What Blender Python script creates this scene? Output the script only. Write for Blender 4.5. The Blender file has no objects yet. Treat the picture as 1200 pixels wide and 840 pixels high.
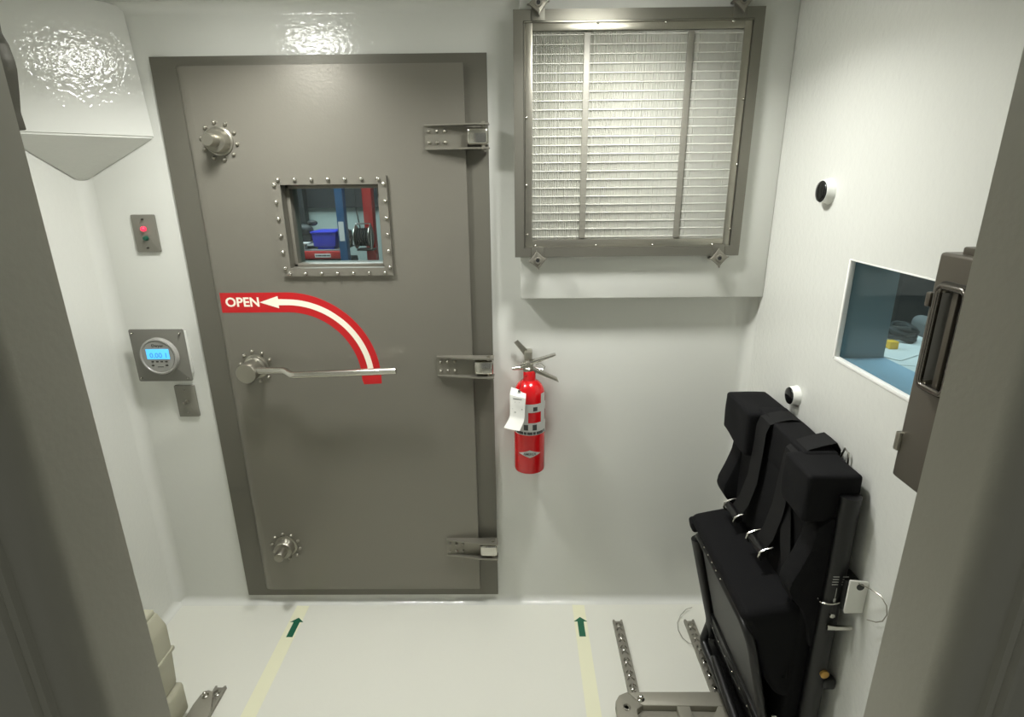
import bpy, bmesh, math, random
from mathutils import Vector, Matrix, noise
random.seed(7)
SC = bpy.context.scene
COL = SC.collection
PI = math.pi

# ------------------------------------------------------------------ materials
def lin(c):
    return tuple(((v/255)/12.92 if v/255 <= .04045 else (((v/255)+.055)/1.055)**2.4) for v in c)

def mat(name, rgb, rough=.5, metal=0.0, bump=None, emit=None, spec=.5, coat=0, var=None, peel=None):
    m = bpy.data.materials.new(name); m.use_nodes = True
    nt = m.node_tree; b = nt.nodes['Principled BSDF']
    c = lin(rgb)
    b.inputs['Base Color'].default_value = (*c, 1)
    b.inputs['Roughness'].default_value = rough
    b.inputs['Metallic'].default_value = metal
    b.inputs['Specular IOR Level'].default_value = spec
    b.inputs['Coat Weight'].default_value = coat
    tc = nt.nodes.new('ShaderNodeTexCoord')
    if bump:                                   # (scale, strength, distance[, detail])
        n = nt.nodes.new('ShaderNodeTexNoise'); n.inputs['Scale'].default_value = bump[0]
        n.inputs['Detail'].default_value = bump[3] if len(bump) > 3 else 2
        nt.links.new(tc.outputs['Object'], n.inputs['Vector'])
        bp = nt.nodes.new('ShaderNodeBump'); bp.inputs['Strength'].default_value = bump[1]
        bp.inputs['Distance'].default_value = bump[2]
        nt.links.new(n.outputs['Fac'], bp.inputs['Height'])
        nt.links.new(bp.outputs['Normal'], b.inputs['Normal'])
    if peel:                                   # orange-peel gloss: ripples in the clear top coat only
        n = nt.nodes.new('ShaderNodeTexNoise'); n.inputs['Scale'].default_value = peel[0]; n.inputs['Detail'].default_value = peel[3]
        nt.links.new(tc.outputs['Object'], n.inputs['Vector'])
        bp = nt.nodes.new('ShaderNodeBump'); bp.inputs['Strength'].default_value = peel[1]; bp.inputs['Distance'].default_value = peel[2]
        nt.links.new(n.outputs['Fac'], bp.inputs['Height']); nt.links.new(bp.outputs['Normal'], b.inputs['Coat Normal'])
        b.inputs['Coat Roughness'].default_value = .03
    if var:                                    # (scale, amount): mottled colour
        n = nt.nodes.new('ShaderNodeTexNoise'); n.inputs['Scale'].default_value = var[0]; n.inputs['Detail'].default_value = 4
        nt.links.new(tc.outputs['Object'], n.inputs['Vector'])
        mx = nt.nodes.new('ShaderNodeMix'); mx.data_type = 'RGBA'
        mx.inputs[6].default_value = (*[v*(1-var[1]) for v in c], 1)
        mx.inputs[7].default_value = (*[min(1, v*(1+var[1])) for v in c], 1)
        nt.links.new(n.outputs['Fac'], mx.inputs[0]); nt.links.new(mx.outputs[2], b.inputs['Base Color'])
    if emit:
        b.inputs['Emission Color'].default_value = (*lin(emit[0]), 1)
        b.inputs['Emission Strength'].default_value = emit[1]
    return m

def glass_mat(name, tint, gloss=.06):
    m = bpy.data.materials.new(name); m.use_nodes = True
    nt = m.node_tree; nt.nodes.clear()
    out = nt.nodes.new('ShaderNodeOutputMaterial'); mix = nt.nodes.new('ShaderNodeMixShader')
    tr = nt.nodes.new('ShaderNodeBsdfTransparent'); tr.inputs['Color'].default_value = (*tint, 1)
    gl = nt.nodes.new('ShaderNodeBsdfGlossy'); gl.inputs['Roughness'].default_value = .01
    lw = nt.nodes.new('ShaderNodeLayerWeight'); pw = nt.nodes.new('ShaderNodeMath'); pw.operation = 'POWER'; pw.inputs[1].default_value = 5
    ma = nt.nodes.new('ShaderNodeMath'); ma.operation = 'MULTIPLY_ADD'; ma.inputs[1].default_value = .9; ma.inputs[2].default_value = .04
    nt.links.new(lw.outputs['Facing'], pw.inputs[0]); nt.links.new(pw.outputs[0], ma.inputs[0]); nt.links.new(ma.outputs[0], mix.inputs[0]); nt.links.new(tr.outputs[0], mix.inputs[1])
    nt.links.new(gl.outputs[0], mix.inputs[2]); nt.links.new(mix.outputs[0], out.inputs[0])
    return m

WALL = mat('white_epoxy_paint', (213, 214, 207), .6, spec=.1, coat=1, peel=(75, .26, .006, 2))
CEIL = mat('white_ceiling_paint', (210, 211, 204), .6, spec=.1, coat=1, peel=(75, .26, .006, 2))
FLOOR = mat('white_floor_paint', (216, 216, 205), .38, bump=(120, .05, .006, 3), var=(3, .02))
DOOR = mat('taupe_door_paint', (124, 121, 111), .33, metal=.35, bump=(140, .05, .004, 3))
FRAME = mat('taupe_frame_paint', (104, 102, 92), .42, metal=.3, bump=(140, .05, .004, 3))
JAMB = mat('taupe_jamb_paint', (156, 154, 141), .4, metal=.1, bump=(150, .06, .004, 3))
STEEL = mat('brushed_steel', (158, 155, 143), .30, metal=.85)
BRIGHT = mat('polished_steel', (200, 198, 190), .18, metal=1)
FILTF = mat('filter_frame_metal', (118, 116, 106), .36, metal=.6, bump=(60, .05, .003, 2))
HANDM = mat('dark_polished_steel', (112, 108, 102), .22, metal=.95)
HINGEM = mat('hinge_steel', (132, 129, 118), .36, metal=.5)
DARKM = mat('dark_metal', (60, 58, 52), .4, metal=.5)
MEDIA = mat('white_filter_paper', (196, 196, 187), .9, spec=.1)
RED = mat('red_enamel', (196, 12, 20), .22, coat=.4)
REDST = mat('red_sticker_vinyl', (190, 22, 28), .4)
CREAM = mat('cream_sticker_vinyl', (246, 240, 222), .5)
PAPER = mat('white_paper', (214, 214, 207), .7)
INK = mat('black_ink', (28, 28, 28), .6)
GREYLBL = mat('silver_label', (190, 190, 184), .4)
PLATE = mat('grey_wall_plate', (124, 122, 112), .45, metal=.2)
GAUGE = mat('grey_gauge_panel', (112, 111, 103), .5)
BEZEL = mat('light_grey_bezel', (160, 159, 153), .3)
FACEG = mat('grey_gauge_face', (148, 148, 142), .5)
LCD = mat('lit_blue_display', (90, 190, 245), .3, emit=((84, 190, 250), .75))
LCDDIG = mat('display_digit', (70, 140, 190), .4, emit=((58, 132, 190), .55))
LEDR = mat('lit_red_lamp', (255, 40, 60), .3, emit=((255, 50, 80), 1.6))
GRNB = mat('green_button', (24, 84, 66), .3)
BLACKG = mat('black_gloss_plastic', (14, 14, 15), .12)
WHITEP = mat('white_gloss_plastic', (236, 237, 230), .2)
FABRIC = mat('black_nylon_fabric', (17, 17, 18), .85, bump=(420, .25, .002, 2), spec=.18)
WEB = mat('black_webbing', (19, 19, 19), .75, bump=(700, .2, .001, 1), spec=.25)
BLKM = mat('black_powder_coat', (17, 17, 17), .38)
PANEL = mat('dark_grey_panel', (58, 58, 57), .5)
CAST = mat('cast_aluminium', (150, 147, 134), .5, metal=.35, bump=(200, .1, .003, 3))
RAILM = mat('aluminium_track', (146, 143, 132), .42, metal=.5)
BRASS = mat('brass_fitting', (190, 150, 80), .35, metal=.8)
TAPE = mat('yellowed_floor_tape', (226, 225, 196), .5)
GREEN = mat('green_arrow_vinyl', (24, 92, 66), .5)
BEIGE = mat('beige_plastic', (168, 166, 146), .5)
CABM = mat('brown_grey_cabinet_steel', (92, 87, 77), .38, metal=.45)
WINGL = glass_mat('green_tinted_glass', (.74, .84, .86))
DOORGL = glass_mat('smoked_glass', (.80, .87, .87))
LAMPM = mat('lamp_diffuser', (255, 255, 250), .5, emit=((255, 255, 250), 26))
WHITEM = mat('white_painted_metal', (226, 226, 218), .3)
SHOPW = mat('shop_wall_paint', (176, 190, 182), .7)
SHOPD = mat('dark_shop_beam', (40, 44, 44), .6)
BLUEP = mat('blue_rack_paint', (40, 88, 128), .45)
REDP = mat('red_rack_paint', (176, 44, 40), .45)
BLUEB = mat('blue_plastic_bin', (52, 62, 190), .45)
OLIVE = mat('olive_canvas', (86, 86, 66), .8)
DGREY = mat('dark_grey_rubber', (44, 46, 44), .6)
CONC = mat('grey_concrete', (120, 120, 116), .8)
DESK = mat('grey_desk_laminate', (120, 122, 122), .4)
CURT = mat('charcoal_curtain', (44, 44, 42), .8)
YEL = mat('yellow_note_paper', (236, 186, 50), .6)
CHAIRG = mat('grey_chair_fabric', (120, 120, 116), .8)
TRIMW = mat('white_window_trim', (236, 236, 230), .3)
REVEAL = mat('grey_window_reveal', (172, 182, 182), .45)
SILL = mat('blue_lit_sill', (150, 172, 186), .4)  # cool light on the sill put into its blue base colour

# ------------------------------------------------------------------ mesh builder
class MB:
    def __init__(s): s.bm = bmesh.new()
    def _new(s, verts, faces):
        vs = [s.bm.verts.new(v) for v in verts]
        for f in faces:
            try: s.bm.faces.new([vs[i] for i in f])
            except ValueError: pass
        return vs
    def box(s, a, b, bev=0, seg=2):
        (x0, y0, z0), (x1, y1, z1) = a, b
        x0, x1 = min(x0, x1), max(x0, x1); y0, y1 = min(y0, y1), max(y0, y1); z0, z1 = min(z0, z1), max(z0, z1)
        t = bmesh.new()
        vs = [t.verts.new(v) for v in [(x0,y0,z0),(x1,y0,z0),(x1,y1,z0),(x0,y1,z0),(x0,y0,z1),(x1,y0,z1),(x1,y1,z1),(x0,y1,z1)]]
        for f in [(3,2,1,0),(4,5,6,7),(0,1,5,4),(1,2,6,5),(2,3,7,6),(3,0,4,7)]: t.faces.new([vs[i] for i in f])
        if bev: bmesh.ops.bevel(t, geom=list(t.edges), offset=bev, segments=seg, affect='EDGES', profile=.5)
        s.join(t); return s
    def join(s, t, M=None):
        if M is not None: bmesh.ops.transform(t, matrix=M, verts=list(t.verts))
        me = bpy.data.meshes.new('tmp'); t.to_mesh(me); t.free(); s.bm.from_mesh(me); bpy.data.meshes.remove(me)
        return s
    def prism(s, pts, fn, d0, d1, bev=0):
        """pts: 2D polygon; fn(u, v, d) -> xyz"""
        t = bmesh.new(); n = len(pts)
        a = [t.verts.new(fn(u, v, d0)) for u, v in pts]; b = [t.verts.new(fn(u, v, d1)) for u, v in pts]
        t.faces.new(a); t.faces.new(list(reversed(b)))
        for i in range(n): t.faces.new([a[i], b[i], b[(i+1) % n], a[(i+1) % n]])
        bmesh.ops.recalc_face_normals(t, faces=list(t.faces))
        if bev: bmesh.ops.bevel(t, geom=list(t.edges), offset=bev, segments=2, affect='EDGES', profile=.5)
        s.join(t); return s
    def tube(s, pts, r, seg=12, closed=False, caps=True, flat=1.0, up=None):
        pts = [Vector(p) for p in pts]; n = len(pts); rings = []
        rr = r if isinstance(r, (list, tuple)) else [r]*n
        prev = None
        for i, p in enumerate(pts):
            if closed: d = (pts[(i+1) % n]-pts[i-1])
            else: d = pts[min(i+1, n-1)]-pts[max(i-1, 0)]
            d.normalize()
            if prev is None:
                u = Vector(up) if up else Vector((0, 0, 1))
                if abs(u.dot(d)) > .95: u = Vector((1, 0, 0))
            else: u = prev
            u = (u-d*u.dot(d)).normalized(); prev = u; w = d.cross(u)
            rings.append([s.bm.verts.new(p+(u*math.cos(2*PI*k/seg)*flat+w*math.sin(2*PI*k/seg))*rr[i]) for k in range(seg)])
        m = n if closed else n-1
        for i in range(m):
            A, B2 = rings[i], rings[(i+1) % n]
            for k in range(seg): s.bm.faces.new([A[k], A[(k+1) % seg], B2[(k+1) % seg], B2[k]])
        if caps and not closed:
            s.bm.faces.new(list(reversed(rings[0]))); s.bm.faces.new(rings[-1])
        return s
    def cyl(s, p0, p1, r, seg=24, r2=None): return s.tube([p0, p1], [r, r if r2 is None else r2], seg)
    def lathe(s, prof, o, axis='z', seg=32, sgn=1):
        """prof: (radius, height) pairs along the axis from o"""
        o = Vector(o); rings = []
        ax = {'x': (Vector((1,0,0)), Vector((0,1,0)), Vector((0,0,1))), 'y': (Vector((0,1,0)), Vector((0,0,1)), Vector((1,0,0))), 'z': (Vector((0,0,1)), Vector((1,0,0)), Vector((0,1,0)))}[axis]
        for r, h in prof:
            r = max(r, 1e-5)
            rings.append([s.bm.verts.new(o+ax[0]*h*sgn+(ax[1]*math.cos(2*PI*k/seg)+ax[2]*math.sin(2*PI*k/seg))*r) for k in range(seg)])
        for A, B2 in zip(rings, rings[1:]):
            for k in range(seg): s.bm.faces.new([A[k], A[(k+1) % seg], B2[(k+1) % seg], B2[k]])
        s.bm.faces.new(rings[0]); s.bm.faces.new(rings[-1])
        return s
    def ball(s, c, r, sc=(1, 1, 1), seg=12):
        t = bmesh.new(); bmesh.ops.create_uvsphere(t, u_segments=seg, v_segments=max(6, seg//2+1), radius=r)
        return s.join(t, Matrix.Translation(c) @ Matrix.Diagonal((*sc, 1)))
    def text(s, txt, fn, size, bold=0, align='LEFT', ext=.0006):
        cu = bpy.data.curves.new('t', 'FONT'); cu.body = txt; cu.size = size; cu.align_x = align; cu.offset = bold; cu.resolution_u = 3
        o = bpy.data.objects.new('t', cu); COL.objects.link(o)
        dg = bpy.context.evaluated_depsgraph_get(); me = bpy.data.meshes.new_from_object(o.evaluated_get(dg))
        t = bmesh.new(); t.from_mesh(me)
        bpy.data.objects.remove(o); bpy.data.meshes.remove(me); bpy.data.curves.remove(cu)
        g = bmesh.ops.extrude_face_region(t, geom=list(t.faces))
        for v in [e for e in g['geom'] if isinstance(e, bmesh.types.BMVert)]: v.co.z += ext
        for v in t.verts: v.co = Vector(fn(v.co.x, v.co.y, v.co.z))
        bmesh.ops.recalc_face_normals(t, faces=list(t.faces))
        return s.join(t)
    def soft(s, a, b, bev, div=5, amp=0, freq=8, seed=0, fn=None):
        """rounded, subdivided cushion with soft irregularities"""
        t = bmesh.new()
        (x0, y0, z0), (x1, y1, z1) = a, b
        bmesh.ops.create_cube(t, size=1)
        bmesh.ops.transform(t, matrix=Matrix.Translation(((x0+x1)/2, (y0+y1)/2, (z0+z1)/2)) @ Matrix.Diagonal((abs(x1-x0), abs(y1-y0), abs(z1-z0), 1)), verts=list(t.verts))
        bmesh.ops.bevel(t, geom=list(t.edges), offset=bev, segments=4, affect='EDGES', profile=.5)
        bmesh.ops.triangulate(t, faces=[f for f in t.faces if len(f.verts) > 4])
        for _ in range(3):
            L = max(abs(x1-x0), abs(y1-y0), abs(z1-z0))/div
            ed = [e for e in t.edges if e.calc_length() > L]
            if not ed: break
            bmesh.ops.subdivide_edges(t, edges=ed, cuts=1, use_grid_fill=True)
        t.normal_update()
        if fn:
            for v in t.verts: v.co = Vector(fn(*v.co))
            t.normal_update()
        if amp:
            ds = [(v, v.normal*noise.noise(v.co*freq+Vector((seed, 0, 0)))*amp) for v in t.verts]
            for v, d in ds: v.co += d
        return s.join(t)
    def done(s, name, m, parent=None, smooth=40):
        bm = s.bm
        bmesh.ops.remove_doubles(bm, verts=list(bm.verts), dist=1e-6)
        bmesh.ops.recalc_face_normals(bm, faces=list(bm.faces))
        lim = math.radians(smooth)
        for f in bm.faces: f.smooth = True
        for e in bm.edges:
            if len(e.link_faces) != 2 or e.calc_face_angle(0) > lim: e.smooth = False
        me = bpy.data.meshes.new(name); 
        xs = [v.co for v in bm.verts]
        c = Vector([(min(v[i] for v in xs)+max(v[i] for v in xs))/2 for i in range(3)])
        for v in bm.verts: v.co -= c
        bm.to_mesh(me); bm.free(); me.materials.append(m)
        o = bpy.data.objects.new(name, me); COL.objects.link(o)
        if parent is None: o.location = c; WL[o] = c
        else: o.parent = parent; o.location = c-WL[parent]; WL[o] = c
        return o
WL = {}

def tag(o, label, cat, group=None, kind=None):
    o['label'] = label; o['category'] = cat
    if group: o['group'] = group
    if kind: o['kind'] = kind
    return o
def thing(name, loc, label, cat, group=None, kind=None):
    o = bpy.data.objects.new(name, None); COL.objects.link(o); o.location = loc; WL[o] = Vector(loc)
    o.empty_display_size = .05
    return tag(o, label, cat, group, kind)
def struct(name, mb, m, label=None, cat=None, smooth=40):
    o = mb.done(name, m, None, smooth); o['kind'] = 'structure'
    if label: o['label'] = label; o['category'] = cat
    return o
def dup(o, delta, parent=None):
    c = o.copy(); COL.objects.link(c)
    if parent is None: c.location = o.location+Vector(delta); c.parent = None
    else: c.parent = parent
    for ch in o.children: dup(ch, None, c)
    return c
def arc(cx, cy, r, a0, a1, n):
    return [(cx+r*math.cos(math.radians(a0+(a1-a0)*i/n)), cy+r*math.sin(math.radians(a0+(a1-a0)*i/n))) for i in range(n+1)]
def rrect(x0, y0, x1, y1, r, n=4):
    return arc(x1-r, y1-r, r, 0, 90, n)+arc(x0+r, y1-r, r, 90, 180, n)+arc(x0+r, y0+r, r, 180, 270, n)+arc(x1-r, y0+r, r, 270, 360, n)
XZ = lambda u, v, d: (u, d, v)       # polygon in the back-wall plane
YZ = lambda u, v, d: (d, u, v)       # polygon in the side-wall plane
XY = lambda u, v, d: (u, v, d)       # polygon on the floor

# ------------------------------------------------------------------ room shell
XL, XR, YB, YF, H, T = -1.337, .770, 1.80, .45, 2.045, .12
struct('floor', MB().box((XL-T, -1.4, -.08), (XR+T, YB+T, 0)), FLOOR, 'white painted glossy floor of the steel chamber', 'floor')
struct('ceiling', MB().box((XL-T, YF-T, H), (XR+T, YB+T, H+.08)), CEIL, 'white painted ceiling above the chamber', 'ceiling')
fx0, fx1, fz0, fz1 = -1.051, -.0825, .039, 1.911            # steel door frame outline
wb = MB()
wb.box((XL-T, YB, -.08), (fx0+.01, YB+T, H+.08)); wb.box((fx1-.01, YB, -.08), (XR+T, YB+T, H+.08))
wb.box((fx0+.01, YB, fz1-.01), (fx1-.01, YB+T, H+.08)); wb.box((fx0+.01, YB, -.08), (fx1-.01, YB+T, fz0+.01))
struct('wall_back', wb, WALL, 'white glossy back wall around the steel door', 'wall')
struct('wall_left', MB().box((XL-T, YF-T, -.08), (XL, YB, H+.08)), WALL, 'white left wall behind the dark jamb', 'wall')
wy0, wy1, wz0, wz1 = .72, 1.312, 1.142, 1.384              # window opening in the right wall
wr = MB()
wr.box((XR, YF-T, -.08), (XR+T, wy0, H+.08)); wr.box((XR, wy1, -.08), (XR+T, YB+T, H+.08))
wr.box((XR, wy0, -.08), (XR+T, wy1, wz0)); wr.box((XR, wy0, wz1), (XR+T, wy1, H+.08))
struct('wall_right', wr, WALL, 'white right wall with a small window', 'wall')
jx0, jx1 = -.372, .361                                      # near doorway
wf = MB()
wf.box((XL-T, YF-.07, -.08), (jx0-.03, YF, H+.08)); wf.box((jx1+.03, YF-.07, -.08), (XR+T, YF, H+.08))
wf.box((jx0-.03, YF-.07, 1.99), (jx1+.03, YF, H+.08))
struct('wall_front', wf, WALL, 'white wall around the near doorway', 'wall')

# coved corners
def cove(name, kind, c, r, l0, l1, label):
    pts = {'bl': None}
    m = MB()
    if kind == 'back_left':   p = [(XL, YB), *[(XL+r-r*math.cos(a), YB-r+r*math.sin(a)) for a in [PI/2*(1-i/8) for i in range(9)]]][0:1]+[(XL+r-r*math.cos(a), YB-r+r*math.sin(a)) for a in [PI/2*i/8 for i in range(9)]]; m.prism(p, XY, l0, l1)
    if kind == 'back_right':  p = [(XR, YB)]+[(XR-r+r*math.cos(a), YB-r+r*math.sin(a)) for a in [PI/2*i/8 for i in range(9)]]; m.prism(p, XY, l0, l1)
    if kind == 'back_floor':  p = [(YB, 0)]+[(YB-r+r*math.sin(a), r-r*math.cos(a)) for a in [PI/2*i/8 for i in range(9)]]; m.prism(p, YZ, l0, l1)
    if kind == 'back_ceil':   p = [(YB, H)]+[(YB-r+r*math.sin(a), H-r+r*math.cos(a)) for a in [PI/2*i/8 for i in range(9)]]; m.prism(p, YZ, l0, l1)
    if kind == 'left_floor':  p = [(XL, 0)]+[(XL+r-r*math.sin(a), r-r*math.cos(a)) for a in [PI/2*i/8 for i in range(9)]]; m.prism(p, XZ, l0, l1)
    if kind == 'right_floor': p = [(XR, 0)]+[(XR-r+r*math.sin(a), r-r*math.cos(a)) for a in [PI/2*i/8 for i in range(9)]]; m.prism(p, XZ, l0, l1)
    struct(name, m, WALL, label, 'trim', 25)
cove('trim_1', 'back_left', None, .035, 0, H, 'white coved corner between left and back wall')
cove('trim_2', 'back_right', None, .035, 0, H, 'white coved corner between back and right wall')
cove('trim_3', 'back_floor', None, .026, XL, XR, 'white coved joint of back wall and floor')
cove('trim_4', 'back_ceil', None, .03, XL, XR, 'white coved joint of back wall and ceiling')
cove('trim_5', 'left_floor', None, .026, YF, YB, 'white coved joint of left wall and floor')
cove('trim_6', 'right_floor', None, .026, YF, YB, 'white coved joint of right wall and floor')

# boxed-in soffit across the upper left corner: upright diagonal face, sloping underside
sb = MB()
A0, B0, Cc = (XL, 1.53, 1.696), (-1.083, YB, 1.696), (XL, YB, 1.565)
A1, B1, C1 = (XL, 1.5515, H), (-1.1030, YB, H), (XL, YB, H)
sb._new([A0, B0, Cc, A1, B1, C1], [(0, 1, 4, 3), (0, 2, 1), (1, 2, 5, 4), (0, 3, 5, 2), (3, 4, 5)])
bmesh.ops.bevel(sb.bm, geom=list(sb.bm.edges), offset=.004, segments=2, affect='EDGES')
struct('trim_7', sb, WALL, 'white boxed corner soffit high on the left', 'soffit')

# boxed housing behind the air filter
hb = MB().box((.010, 1.74, 1.207), (XR+.0, YB+.01, H), .004)
struct('trim_8', hb, WALL, 'white boxed wall housing behind the air filter', 'soffit')

# ------------------------------------------------------------------ near doorway jambs (taupe steel)
def jamb(name, sx, xe, label):
    m = MB()
    out = []
    # profile in plan (distance outward from the opening edge, y)
    rr = [(.020-.020*math.cos(q), .392-.020*math.sin(q)) for q in [PI/2*i/8 for i in range(9)]]
    prof = [(0, YF)]+rr+[(.034, .372), (.037, .368), (.042, .367), (.046, .370), (.050, .367), (.055, .367), (.059, .371), (.075, .372), (.35, .372), (.35, YF-.07), (.03, YF-.07), (.03, YF)]
    m.prism([(xe+sx*a, b) for a, b in prof], XY, -.02, 2.0)
    return struct(name, m, JAMB, label, 'door jamb', 30)
jamb('wall_jamb_left', -1, jx0, 'dark taupe steel jamb of the near doorway, left side')
jamb('wall_jamb_right', 1, jx1, 'taupe steel jamb of the near doorway, right side')
# rounded keeper plate on the room side of the left jamb
kp = [(-.43, 1.606), (-.379, 1.609), (-.380, 1.622), (-.3775, 1.634), (-.3745, 1.651), (-.3745, 1.657), (-.376, 1.668), (-.379, 1.676), (-.3785, 1.684), (-.376, 1.692), (-.377, 1.72), (-.383, 1.74), (-.43, 1.75)]
tag(MB().prism(kp, XZ, YF, .466, .0012).done('keeper_plate', FRAME), 'dark wavy edged keeper plate high on the left jamb', 'keeper plate')

# ------------------------------------------------------------------ the steel door
dr = thing('door_1', (-.567, YB, .039), 'tall taupe steel blast door with small bolted window', 'door', kind='structure')
fr = MB()
lx0, lx1, lz0, lz1 = -.976, -.150, .075, 1.884
fr.prism([(fx0, fz0), (fx1, fz0), (fx1, fz1), (fx0, fz1)], XZ, 1.787, 1.788)
fr = MB()
for a, b in [((fx0, fz0), (lx0+.02, fz1)), ((lx1-.02, fz0), (fx1, fz1)), ((lx0+.02, fz0), (lx1-.02, lz0+.02)), ((lx0+.02, lz1-.02), (lx1-.02, fz1))]:
    fr.box((a[0], 1.787, a[1]), (b[0], YB+T, b[1]))
fr.done('door_frame', FRAME, dr)
# leaf with a window opening; left edge gently rolled back
ox0, ox1, oz0, oz1 = -.713, -.417, 1.306, 1.557
lf = MB()
yl, yk = 1.775, 1.8699
def leafpiece(x0, x1, z0, z1): lf.box((x0, yl, z0), (x1, yk, z1))
leafpiece(lx0+.03, ox0, lz0, lz1); leafpiece(ox1, lx1, lz0, lz1); leafpiece(ox0, ox1, lz0, oz0); leafpiece(ox0, ox1, oz1, lz1)
lf.prism([(lx0+.03, yl), (lx0+.02, yl+.0006), (lx0+.011, yl+.0025), (lx0+.004, yl+.006), (lx0, yl+.011), (lx0, yk), (lx0+.03, yk)], XY, lz0, lz1)
lf.done('door_leaf', DOOR, dr, 30)
# bolted window ring
wfm = MB()
X0, X1, Z0, Z1 = -.739, -.391, 1.281, 1.582
for a, b in [((X0, Z0), (ox0, Z1)), ((ox1, Z0), (X1, Z1)), ((ox0, Z0), (ox1, oz0)), ((ox0, oz1), (ox1, Z1))]:
    wfm.box((a[0], 1.765, a[1]), (b[0], 1.776, b[1]))
for a, b in [((ox0, oz0-.0), (ox0+.012, oz1)), ((ox1-.012, oz0), (ox1, oz1)), ((ox0, oz0), (ox1, oz0+.010)), ((ox0, oz1-.012), (ox1, oz1))]:
    wfm.box((a[0], 1.80, a[1]), (b[0], 1.868, b[1]), .002)
ring = wfm.done('window_frame', STEEL if False else DOOR, dr)
def bolthead(x, y, z, r, nm, parent, m=STEEL):
    return MB().lathe([(r*1.05, 0), (r, .0035), (r*.8, .0065), (r*.4, .0082), (.0001, .0086)], (x, y, z), 'y', 14, -1).done(nm, m, parent)
bs = []
for i in range(7): bs += [(-.717+i*.0502, 1.572), (-.717+i*.0502, 1.290)]
for i in range(6): bs += [(-.730, 1.3075+i*.0501), (-.399, 1.3075+i*.0501)]
b0 = None
for x, z in bs:
    if b0 is None: b0 = bolthead(x, 1.765, z, .0062, 'bolt', ring, BRIGHT)
    else:
        c = b0.copy(); COL.objects.link(c); c.location = b0.location+Vector((x-bs[0][0], 0, z-bs[0][1]))
MB().box((ox0+.004, 1.826, oz0+.004), (ox1-.004, 1.834, oz1-.004)).done('window_pane', DOORGL, dr)
# bolted bosses (upper and lower latch shafts, middle handle)
def boss(name, cx, cz, label=None):
    b = MB().lathe([(.041, 0), (.041, .004), (.036, .006), (.036, .013), (.034, .016), (.034, .030), (.031, .034), (.028, .034)] if name != 'handle_hub' else
                   [(.041, 0), (.041, .004), (.037, .006), (.036, .018), (.031, .022), (.031, .052), (.033, .054), (.033, .078), (.031, .081)], (cx, yl, cz), 'y', 36, -1).done(name, STEEL, dr)
    first = None
    for k in range(10):
        a = math.radians(90+36*k+8)
        p = (cx+.0525*math.cos(a), cz+.0525*math.sin(a))
        if first is None: first = bolthead(p[0], yl, p[1], .0055, 'bolt', b, STEEL); p0 = p
        else:
            c = first.copy(); COL.objects.link(c); c.location = first.location+Vector((p[0]-p0[0], 0, p[1]-p0[1]))
    return b
for cz in (1.683, .272):
    b = boss('latch_boss', -.879 if cz > 1 else -.869, cz)
    MB().lathe([(.018, 0), (.018, .036), (.0165, .039)], (-.879 if cz > 1 else -.869, yl-.034, cz), 'y', 28, -1).done('latch_shaft', STEEL, b)
hb_ = boss('handle_hub', -.874, .979)
hl = MB().tube([(-.846, 1.712, .985), (-.762, 1.711, .985), (-.750, 1.708, .984), (-.738, 1.699, .980), (-.724, 1.690, .977), (-.712, 1.688, .977), (-.388, 1.688, .989)], .0112, 18)
hl.done('lever', BRIGHT, hb_)
# OPEN arrow sticker
cx, cz = -.745, .942
out = [(-.957, 1.228), (cx, 1.228)]+arc(cx, cz, .286, 90, 2, 28)+[(-.459, .915), (-.519, .912)]+arc(cx, cz, .221, -3, 90, 28)+[(-.958, 1.163)]
stk = MB().prism(out, XZ, yl-.0006, yl+.0002).done('arrow_sticker', REDST, dr)
ar = [(-.832, 1.1965)]+[(-.771, 1.2165), (-.771, 1.2065)]+arc(cx, cz, .2635, 88, 3, 28)+arc(cx, cz, .2445, 3, 88, 28)+[(-.771, 1.1865), (-.771, 1.1765)]
MB().prism(ar, XZ, yl-.0013, yl-.0004).done('arrow_mark', CREAM, stk)
MB().text('OPEN', lambda u, v, w: (-.943+u*1.03, yl-.0005-w, 1.1835+v), .0415, .0011).done('lettering', CREAM, stk)
# three strap hinges
def hinge(cz):
    h = MB()
    x0, xk = -.268, -.150
    h.box((x0, yl-.006, cz-.034), (xk+.006, yl, cz+.034))
    for s in (1, -1):
        prof = [(x0, yl), (-.078, yl), (-.078, yl-.040), (-.140, yl-.036), (x0, yl-.011)]
        h.prism(prof, XY, cz+s*.035, cz+s*.0305)
    ho = h.done('hinge', HINGEM, dr)
    MB().box((-.143, yl-.034, cz-.0235), (-.080, YB-.013, cz+.0235), .008, 3).done('knuckle', BRIGHT, ho)
    MB().cyl((-.096, yl-.022, cz-.040), (-.096, yl-.022, cz+.040), .006, 14).done('hinge_pin', STEEL, ho)
    f = None
    for i in range(3):
        for s in (1, -1):
            p = (-.256+i*.0235, cz+s*.0155)
            if f is None: f = bolthead(p[0], yl-.006, p[1], .0052, 'bolt', ho, STEEL); p0 = p
            else:
                c = f.copy(); COL.objects.link(c); c.location = f.location+Vector((p[0]-p0[0], 0, p[1]-p0[1]))
for cz in (1.687, .977, .268): hinge(cz)

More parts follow.
